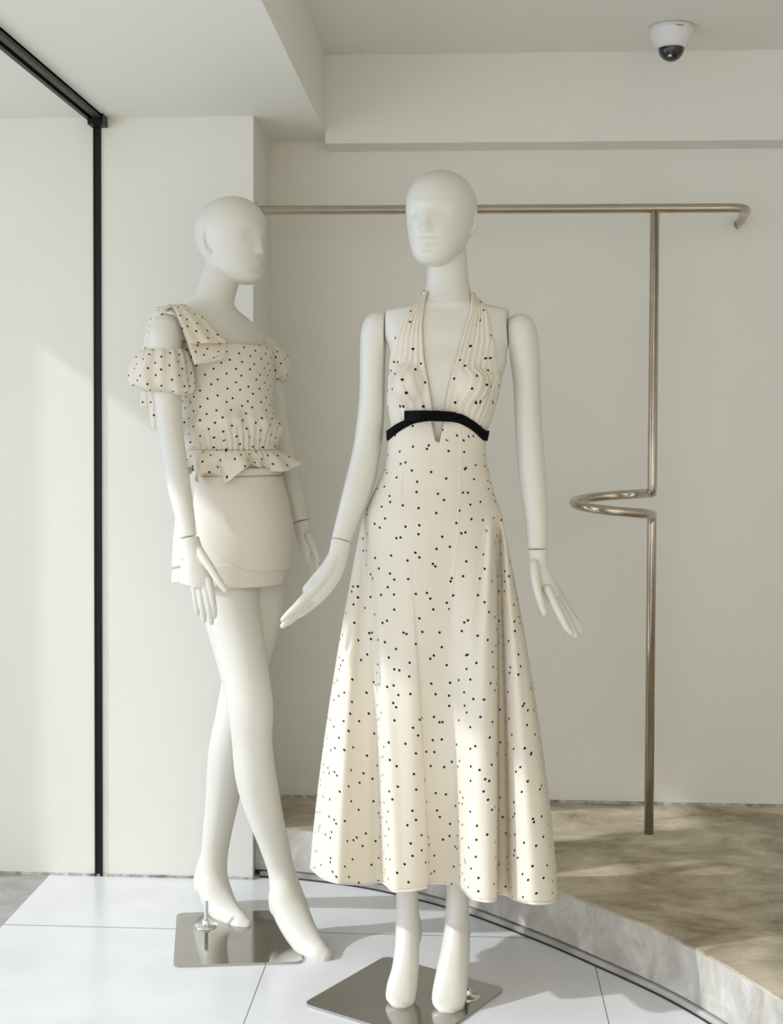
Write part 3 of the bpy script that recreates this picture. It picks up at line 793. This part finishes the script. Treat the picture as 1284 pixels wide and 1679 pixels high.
# shoulder bar
t = bmesh.new(); limb(t, [(278, 540, 3.24, 23, 1), (300, 536, 3.29, 27, 1), (340, 534, 3.37, 30, 1.1), (385, 545, 3.44, 26, 1.1), (412, 556, 3.49, 24, 1), (428, 560, 3.52, 23, 1)])
s1 = P(290, 545, 3.265); n1 = Vector((-.72, -.66, .05)).normalized(); s2 = P(421, 558, 3.505); n2 = Vector((.66, .73, .0)).normalized()
cut(t, s1, n1); cut(t, s2, n2); merge(bm, t)
head(bm, 410, 468, 322, 3.40, 381, 1.03, lean=.0, scale=1.045)
limb(bm, [(378, 900, 3.35, 46, 1.1), (377, 950, 3.34, 48, 1.1), (379, 1000, 3.325, 47, 1.1), (392, 1060, 3.305, 43, 1.1), (404, 1118, 3.285, 39.5, 1.1), (411.5, 1165, 3.275, 37.5, 1.1), (413.5, 1214, 3.285, 33.5, 1.15), (418, 1263, 3.30, 34, 1.2), (426.5, 1305, 3.315, 32.5, 1.15), (437.5, 1345, 3.325, 28.5, 1.1), (450, 1386, 3.335, 24.5, 1.05), (461, 1425, 3.34, 22.5, 1.0), (467.5, 1456, 3.335, 26, 1.05), (475, 1487, 3.315, 30, .85), (490, 1522, 3.275, 27.5, .72), (508, 1550, 3.238, 24, .72), (522, 1564, 3.213, 20, .75), (531, 1569, 3.206, 16.5, .75)], 5)
limb(bm, [(464, 1440, 3.345, 18, 1), (459, 1470, 3.345, 19, 1), (459, 1487, 3.34, 18, 1)], 4)
limb(bm, [(424, 900, 3.43, 44, 1), (422, 950, 3.43, 45, 1), (418, 1012, 3.42, 43, 1), (407, 1075, 3.41, 38, 1.05), (398, 1120, 3.405, 35, 1.05), (388, 1171, 3.41, 34, 1.1), (375.5, 1220, 3.43, 32, 1.15), (370.5, 1265, 3.46, 31.5, 1.15), (364.5, 1312, 3.485, 27.5, 1.1), (358, 1354, 3.505, 24.5, 1.05), (352.5, 1394, 3.52, 22.5, 1.0), (350, 1430, 3.52, 23, 1.0), (353, 1462, 3.50, 27, .88), (366, 1489, 3.465, 24.5, .75), (381, 1507, 3.43, 21.5, .7), (393, 1516, 3.405, 18.5, .72), (402, 1521, 3.396, 15, .72)], 5)
limb(bm, [(343, 1410, 3.525, 17, 1), (336, 1440, 3.53, 18.5, 1), (335, 1453, 3.525, 17.5, 1)], 4)
bodyA = remesh('body', bm, .0026, 4, SKIN, mA)

a = arm_mesh([(273, 541, 3.235, 27, 1.0), (271, 555, 3.23, 28.5, 1.0), (270, 580, 3.225, 27, 1.05), (272, 615, 3.225, 24, 1.1), (275, 650, 3.225, 22.5, 1.1), (279, 700, 3.22, 22, 1.1), (286, 745, 3.21, 22.5, 1.05), (294, 790, 3.19, 21.5, 1), (303, 835, 3.17, 19, .95), (311, 876, 3.155, 16.5, .9), (313, 890, 3.15, 16, .9)], (s1+n1*.0016, -n1))
cw = P(312, 881, 3.152); wn = (P(316, 900, 3.147)-P(307, 860, 3.16)+Vector((-.004, 0, .004))).normalized()
cut(a, cw, wn); armL = remesh('arm', a, .0024, 3, SKIN, mA)
h = bmesh.new()
hand(h, [(308.5, 866, 3.158, 15.8, .85), (312.3, 885, 3.15, 15.2, .8), (317, 903, 3.147, 16, .75), (322, 925, 3.143, 19, .65), (328, 945, 3.14, 20, .55), (331, 957, 3.138, 18.5, .5)],
     [[(341, 950, 3.137, 7.5, .9), (346, 972, 3.134, 6.6, 1), (349.5, 992, 3.134, 5.9, 1), (351, 1004, 3.136, 5.2, 1), (351.5, 1010, 3.138, 4.4, 1)],
      [(334, 953, 3.137, 7.5, .9), (339, 976, 3.134, 6.6, 1), (343, 998, 3.134, 5.9, 1), (345.5, 1014, 3.137, 5.2, 1), (346.5, 1021, 3.14, 4.4, 1)],
      [(325.5, 953, 3.138, 7, .9), (329, 976, 3.136, 6.2, 1), (332, 998, 3.137, 5.6, 1), (334, 1012, 3.14, 5, 1), (334.5, 1018, 3.142, 4.2, 1)],
      [(317, 949, 3.14, 6.4, .9), (319.5, 970, 3.139, 5.6, 1), (321.5, 988, 3.141, 5, 1), (323, 1001, 3.144, 4.4, 1), (323.5, 1006, 3.146, 3.8, 1)]],
     [(324, 898, 3.145, 7.2, .9), (334, 915, 3.133, 7.8, .95), (347, 934, 3.122, 7, .95), (359, 953, 3.116, 6.2, .95), (370, 968, 3.114, 5, .9)])
cut(h, cw+wn*.0022, -wn); remesh('hand', h, .0013, 3, SKIN, armL)

a = arm_mesh([(433, 568, 3.53, 20, 1.0), (438, 580, 3.54, 22, 1.0), (443, 610, 3.545, 21, 1.1), (448, 660, 3.545, 20, 1.1), (454, 710, 3.54, 20, 1.1), (462, 750, 3.53, 21, 1.05), (473, 790, 3.515, 19.5, 1), (484, 825, 3.50, 17, .95), (493, 856, 3.49, 14.5, .9), (495, 866, 3.485, 14.5, .9)], (s2+n2*.0016, -n2))
cw = P(492.5, 855, 3.49); wn = (P(497, 872, 3.485)-P(488, 838, 3.495)+Vector((0, 0, 0))).normalized()
cut(a, cw, wn); armR = remesh('arm', a, .0024, 3, SKIN, mA)
h = bmesh.new()
hand(h, [(490, 845, 3.493, 15, .85), (494, 860, 3.488, 14, .8), (499, 878, 3.483, 14, .8), (504.5, 896, 3.478, 15, .75), (509, 911, 3.474, 13.5, .65), (511, 918, 3.472, 12, .6)],
     [[(515, 908, 3.46, 6, 1), (520, 924, 3.452, 5.4, 1), (525, 940, 3.447, 5, 1), (530, 954, 3.445, 4.2, 1)],
      [(512, 912, 3.468, 6, 1), (517, 930, 3.463, 5.4, 1), (522, 948, 3.46, 5, 1), (526, 962, 3.46, 4.2, 1)],
      [(508, 912, 3.478, 5.8, 1), (513, 930, 3.476, 5.2, 1), (518, 948, 3.475, 4.8, 1), (521, 960, 3.475, 4, 1)],
      [(504, 908, 3.488, 5.2, 1), (508, 923, 3.488, 4.6, 1), (512, 937, 3.488, 4.2, 1), (515, 947, 3.488, 3.6, 1)]],
     [(506, 878, 3.465, 6.6, 1), (513, 894, 3.455, 6, 1), (519, 909, 3.449, 5.2, 1), (522, 921, 3.447, 4.2, 1)])
cut(h, cw+wn*.0022, -wn); remesh('hand', h, .0013, 3, SKIN, armR)
plate(onfloor(284, 1587), onfloor(290, 1500.5), onfloor(482, 1495), PLATE, mA)
cst = onfloor(338, 1518, .006)
ht = P(338, 1478, cst.y)
stand(mA, 338, 1518, Vector((cst.x, cst.y, ht.z)))

# ------------------------------------------------------------------ blouse
blouse = thing('blouse', 'cropped cream black-dotted blouse with puff sleeves and shoulder bow on the striding mannequin', 'blouse', (-.57, 3.38, 1.2))
BL = [(566.5, 288, 440, 3.38, .68), (572, 290, 443, 3.38, .72), (600, 297, 446, 3.378, .78), (640, 298, 448.5, 3.375, .82), (680, 299, 452, 3.375, .84), (704, 302, 455.5, 3.376, .84), (716, 308, 456, 3.378, .82), (728, 313, 453, 3.38, .8), (737, 314, 452, 3.38, .8)]
NB = 260; G = []; GU = []
for i in range(61):
    py = 566.5+(737-566.5)*i/60; r = lerp_tab(BL, py); row = []
    for j in range(NB):
        th = 2*PI*j/NB
        gath = max(0, (py-(697+8*math.sin(2*th+.6)))/40.0)**1.0
        wob = .0042*math.sin(46*th+2*math.sin(3*th))*gath+.0030*math.sin(th*5+py*.03)*(1-gath)*min(1, (py-566)/60)
        wob += .011*math.exp(-((py-(696+7*math.sin(2*th+.6)))/15)**2)*(1+.35*math.sin(9*th+1)+.2*math.sin(23*th))
        p = ringpt(py, r[0], r[1], r[2], r[3], PH, th)
        c = ringpt(py, r[0], r[1], r[2], r[3], PH, th+PI).lerp(p, .5); nrm = (p-c); nrm.z = 0; nrm.normalize()
        row.append(p+nrm*wob); 
    G.append(row); GU.append([ringpt(py, r[0], r[1], r[2], r[3], PH, 2*PI*j/NB) for j in range(NB)])
jf = NB//4
grid('bodice', G, BLOUSE, blouse, arcuv(GU, True, 0), closed=True, thick=.0014)
# peplum ruffle
PR = [(737, 313, 452, 3.38, .8), (746, 312, 458, 3.38, .8), (758, 309, 466, 3.38, .82), (772, 306, 474, 3.38, .82)]
G2 = []
for i in range(29):
    u = i/28; row = []
    for j in range(NB):
        th = 2*PI*j/NB
        wv = math.sin(7*th+.4+1.5*math.sin(2*th+.5))+.30*math.sin(16*th+1)
        cw_ = math.cos(7*th+.4+1.5*math.sin(2*th+.5))
        drop = 31+9*math.cos(th-PI*.95)+5*math.sin(3*th)
        py = 737+drop*u; r = lerp_tab(PR, py)
        p = ringpt(py, r[0], r[1], r[2], r[3], PH, th)
        c = ringpt(py, r[0], r[1], r[2], r[3], PH, th+PI).lerp(p, .5); nrm = (p-c); nrm.z = 0; nrm.normalize()
        gath = (1-u)**3; flare = .012*max(0, math.cos(th))*u
        p = p+nrm*(.025*u*wv+.0024*math.sin(46*th)*gath+.008*math.sin(PI*min(1, u*1.6))+flare)
        p.z += .014*u*cw_+.010*u*max(0, math.cos(th))**2
        row.append(p)
    G2.append(row)
uvp = arcuv(G2, True, 0); nG2 = len(G2)-1
grid('peplum', G2, BLOUSE, blouse, (lambda i, j: (uvp(nG2//2, j)[0], -i*.0019)), closed=True, thick=.0014)
# puff sleeves: gathered at both edges round the upper arm
def sleeve(secs, tuck, seed, name='sleeve'):
    secs = dense(secs, 8); Gs = []; n_ = 150
    for i, s in enumerate(secs):
        c = P(s[0], s[1], s[2]); r = s[3]*s[2]/F; row = []; u = i/(len(secs)-1)
        for j in range(n_):
            th = 2*PI*j/n_
            k = 1+.05*math.sin(6*th+seed+u*2.5+.8*math.sin(3*th))*math.sin(PI*min(1, u*1.1))+.055*math.sin(13*th+seed*2+u)*(.35+.65*abs(2*u-1))+.03*math.sin(29*th)*abs(2*u-1)**2
            row.append(c+Vector((r*k*math.cos(th), -r*s[4]*k*math.sin(th), s[5]*s[2]/F*math.cos(th)+.004*math.sin(5*th+seed)*u)))
        Gs.append(row)
    return grid(name, Gs, BLOUSE, blouse, arcuv(Gs, True, 0), closed=True, thick=.0014)
sleeve([(268, 573, 3.23, 32, .95, 1), (267, 580, 3.23, 40, .95, 0), (266, 592, 3.228, 45, 1, -2), (265, 608, 3.226, 49.5, 1, -3), (265, 624, 3.225, 51.5, 1, -3), (267, 636, 3.225, 49, .95, -4), (271, 643, 3.225, 37, .9, -4), (273, 640, 3.225, 27, .9, -4)], 0, 1.0)
sleeve([(440, 571, 3.53, 20, 1, 1), (444, 580, 3.545, 25, 1, 0), (446, 596, 3.54, 28, 1, 0), (447.5, 612, 3.542, 28.5, 1, 2), (447, 624, 3.545, 25, 1, 3), (447, 627, 3.545, 21, .95, 3), (447, 624, 3.545, 19.5, .95, 3)], 0, 2.4)
# shoulder strap and big bow
sheet('shoulder_strap', [(281, 503, 3.262), (263, 503, 3.265), (252, 512, 3.262), (243, 530, 3.255), (237, 552, 3.25), (233, 578, 3.25)], [(284, 510, 3.235), (272, 512, 3.222), (260, 521, 3.215), (250, 540, 3.213), (245, 558, 3.213), (241, 580, 3.215)], BLOUSE, blouse, 14, 40, bulge=.002, wrk=.0012)
b1 = sheet('bow', [(268, 508, 3.222), (283, 504, 3.20), (296, 528, 3.182), (304, 546, 3.177), (312, 563, 3.175)], [(290, 499, 3.25), (306, 500, 3.252), (332, 520, 3.25), (352, 542, 3.246), (373, 562, 3.24)], BLOUSE, blouse, 26, 40, bulge=.010, wrk=.003, wf=4)
sheet('bow_tail', [(291, 520, 3.215), (302, 548, 3.20), (310, 570, 3.195), (319, 598, 3.185)], [(330, 525, 3.27), (358, 548, 3.265), (370, 563, 3.255), (374, 578, 3.235), ], BLOUSE, b1, 20, 30, bulge=.004, wrk=.002, wf=3)
sheet('bow_tail', [(319, 598, 3.185), (320, 597, 3.185)], [(374, 578, 3.235), (361, 590, 3.205)], BLOUSE, b1, 14, 6, bulge=.002)
sheet('bow_loop', [(266, 508, 3.24), (274, 504, 3.23), (281, 514, 3.205)], [(276, 499, 3.27), (290, 501, 3.26), (300, 510, 3.24)], BLOUSE, b1, 12, 12, bulge=.006, wrk=.001)
sheet('strap_tail', [(230, 615, 3.27), (231, 640, 3.272), (230, 667, 3.272)], [(252, 615, 3.262), (250, 640, 3.265), (246, 668, 3.268)], BLOUSE, blouse, 10, 14, bulge=.003)
sheet('strap_tail', [(241, 615, 3.255), (243, 650, 3.255), (246, 680, 3.254), (247, 702, 3.254)], [(250, 615, 3.25), (253, 650, 3.249), (254, 680, 3.248), (255, 704, 3.248)], BLOUSE, blouse, 8, 20, bulge=.002)

# ------------------------------------------------------------------ shorts
shorts = thing('shorts', 'plain cream high-waisted wrap-front shorts on the striding mannequin', 'shorts', (-.57, 3.38, .95))
SH = [(772, 327, 458, 3.38, .83), (785, 325, 460, 3.38, .84), (830, 319, 471, 3.38, .88), (870, 309, 477, 3.38, .9), (910, 303, 475, 3.38, .9), (935, 300, 471, 3.38, .9), (952, 299, 469, 3.38, .9)]
G3 = []; NS_ = 160
for i in range(41):
    py = 770+182*i/40; r = lerp_tab(SH, py); row = []
    for j in range(NS_):
        th = 2*PI*j/NS_
        p = ringpt(py, r[0], r[1], r[2], r[3], PH, th)
        wob = .004*math.sin(3*th+1)*max(0, (py-880)/70)
        row.append(p+(p-P(385, py, 3.38)).normalized()*wob)
    G3.append(row)
grid('short_body', G3, SHORTS, shorts, None, closed=True, thick=.003)
G4 = [[ringpt(py, *[a+b for a, b in zip(lerp_tab(SH, py), (-2.2, 2.2, 0, .01))], PH, 2*PI*j/NS_) for j in range(NS_)] for py in (766, 770, 774, 778)]
grid('waistband', G4, SHORTS, shorts, None, closed=True, thick=.003)
# rounded wrap panel over the front, its lower edge curving up to the side seam
Gw = []
for i in range(41):
    v = i/40; row = []
    for j in range(81):
        u = j/80; th = PI*1.04*(1-u)+(-.55)*u         # from her right side round the front
        base = 931 if th < 2.0 else 931-(th-2.0)/(PI*1.04-2.0)*0
        edge_ = 930-118*max(0, (th-1.75)/(PI*1.04-1.75))**2.2 + 2*math.sin(th*2)
        py = 779+(edge_-779)*v; r = lerp_tab(SH, py)
        p = ringpt(py, r[0]-2.5, r[1]+2.5, r[2], r[3]+.014, PH, th)
        row.append(p+(p-P(385, py, 3.38)).normalized()*(.003*v))
    Gw.append(row)
grid('wrap_panel', Gw, SHORTS, shorts, None, thick=.0028)
# turned cuff: two overlapping ends at the front
def cuff(t0, t1, y0, y1, lift, yb0, yb1):
    Gc = []
    for i in range(9):
        v = i/8; row = []
        for j in range(61):
            u = j/60; th = t0+(t1-t0)*u; py = y0+(y1+(yb0*(1-u)+yb1*u)-y0)*v; r = lerp_tab(SH, py)
            p = ringpt(py, r[0]-lift, r[1]+lift, r[2], r[3]+.01, PH, th); row.append(p)
        Gc.append(row)
    return grid('cuff', Gc, SHORTS, shorts, None, thick=.0028)
cuff(PI*1.5, 1.05, 915, 945, 2.0, 10, 9)
cuff(1.25, -PI*.5, 918, 946, 1.2, 2, 2)
# loose back flap standing off behind her arm
sheet('back_flap', [(288, 850, 3.40), (284, 890, 3.40), (281.5, 932, 3.395)], [(325, 850, 3.33), (325, 890, 3.32), (325, 922, 3.31)], SHORTS, shorts, 10, 16, bulge=.004, uv=False, thick=.003)
sheet('back_flap', [(296, 915, 3.39), (283, 938, 3.395), (281.5, 957, 3.395)], [(325, 915, 3.32), (322, 936, 3.315), (320, 950, 3.315)], SHORTS, shorts, 10, 12, bulge=.003, uv=False, thick=.003)
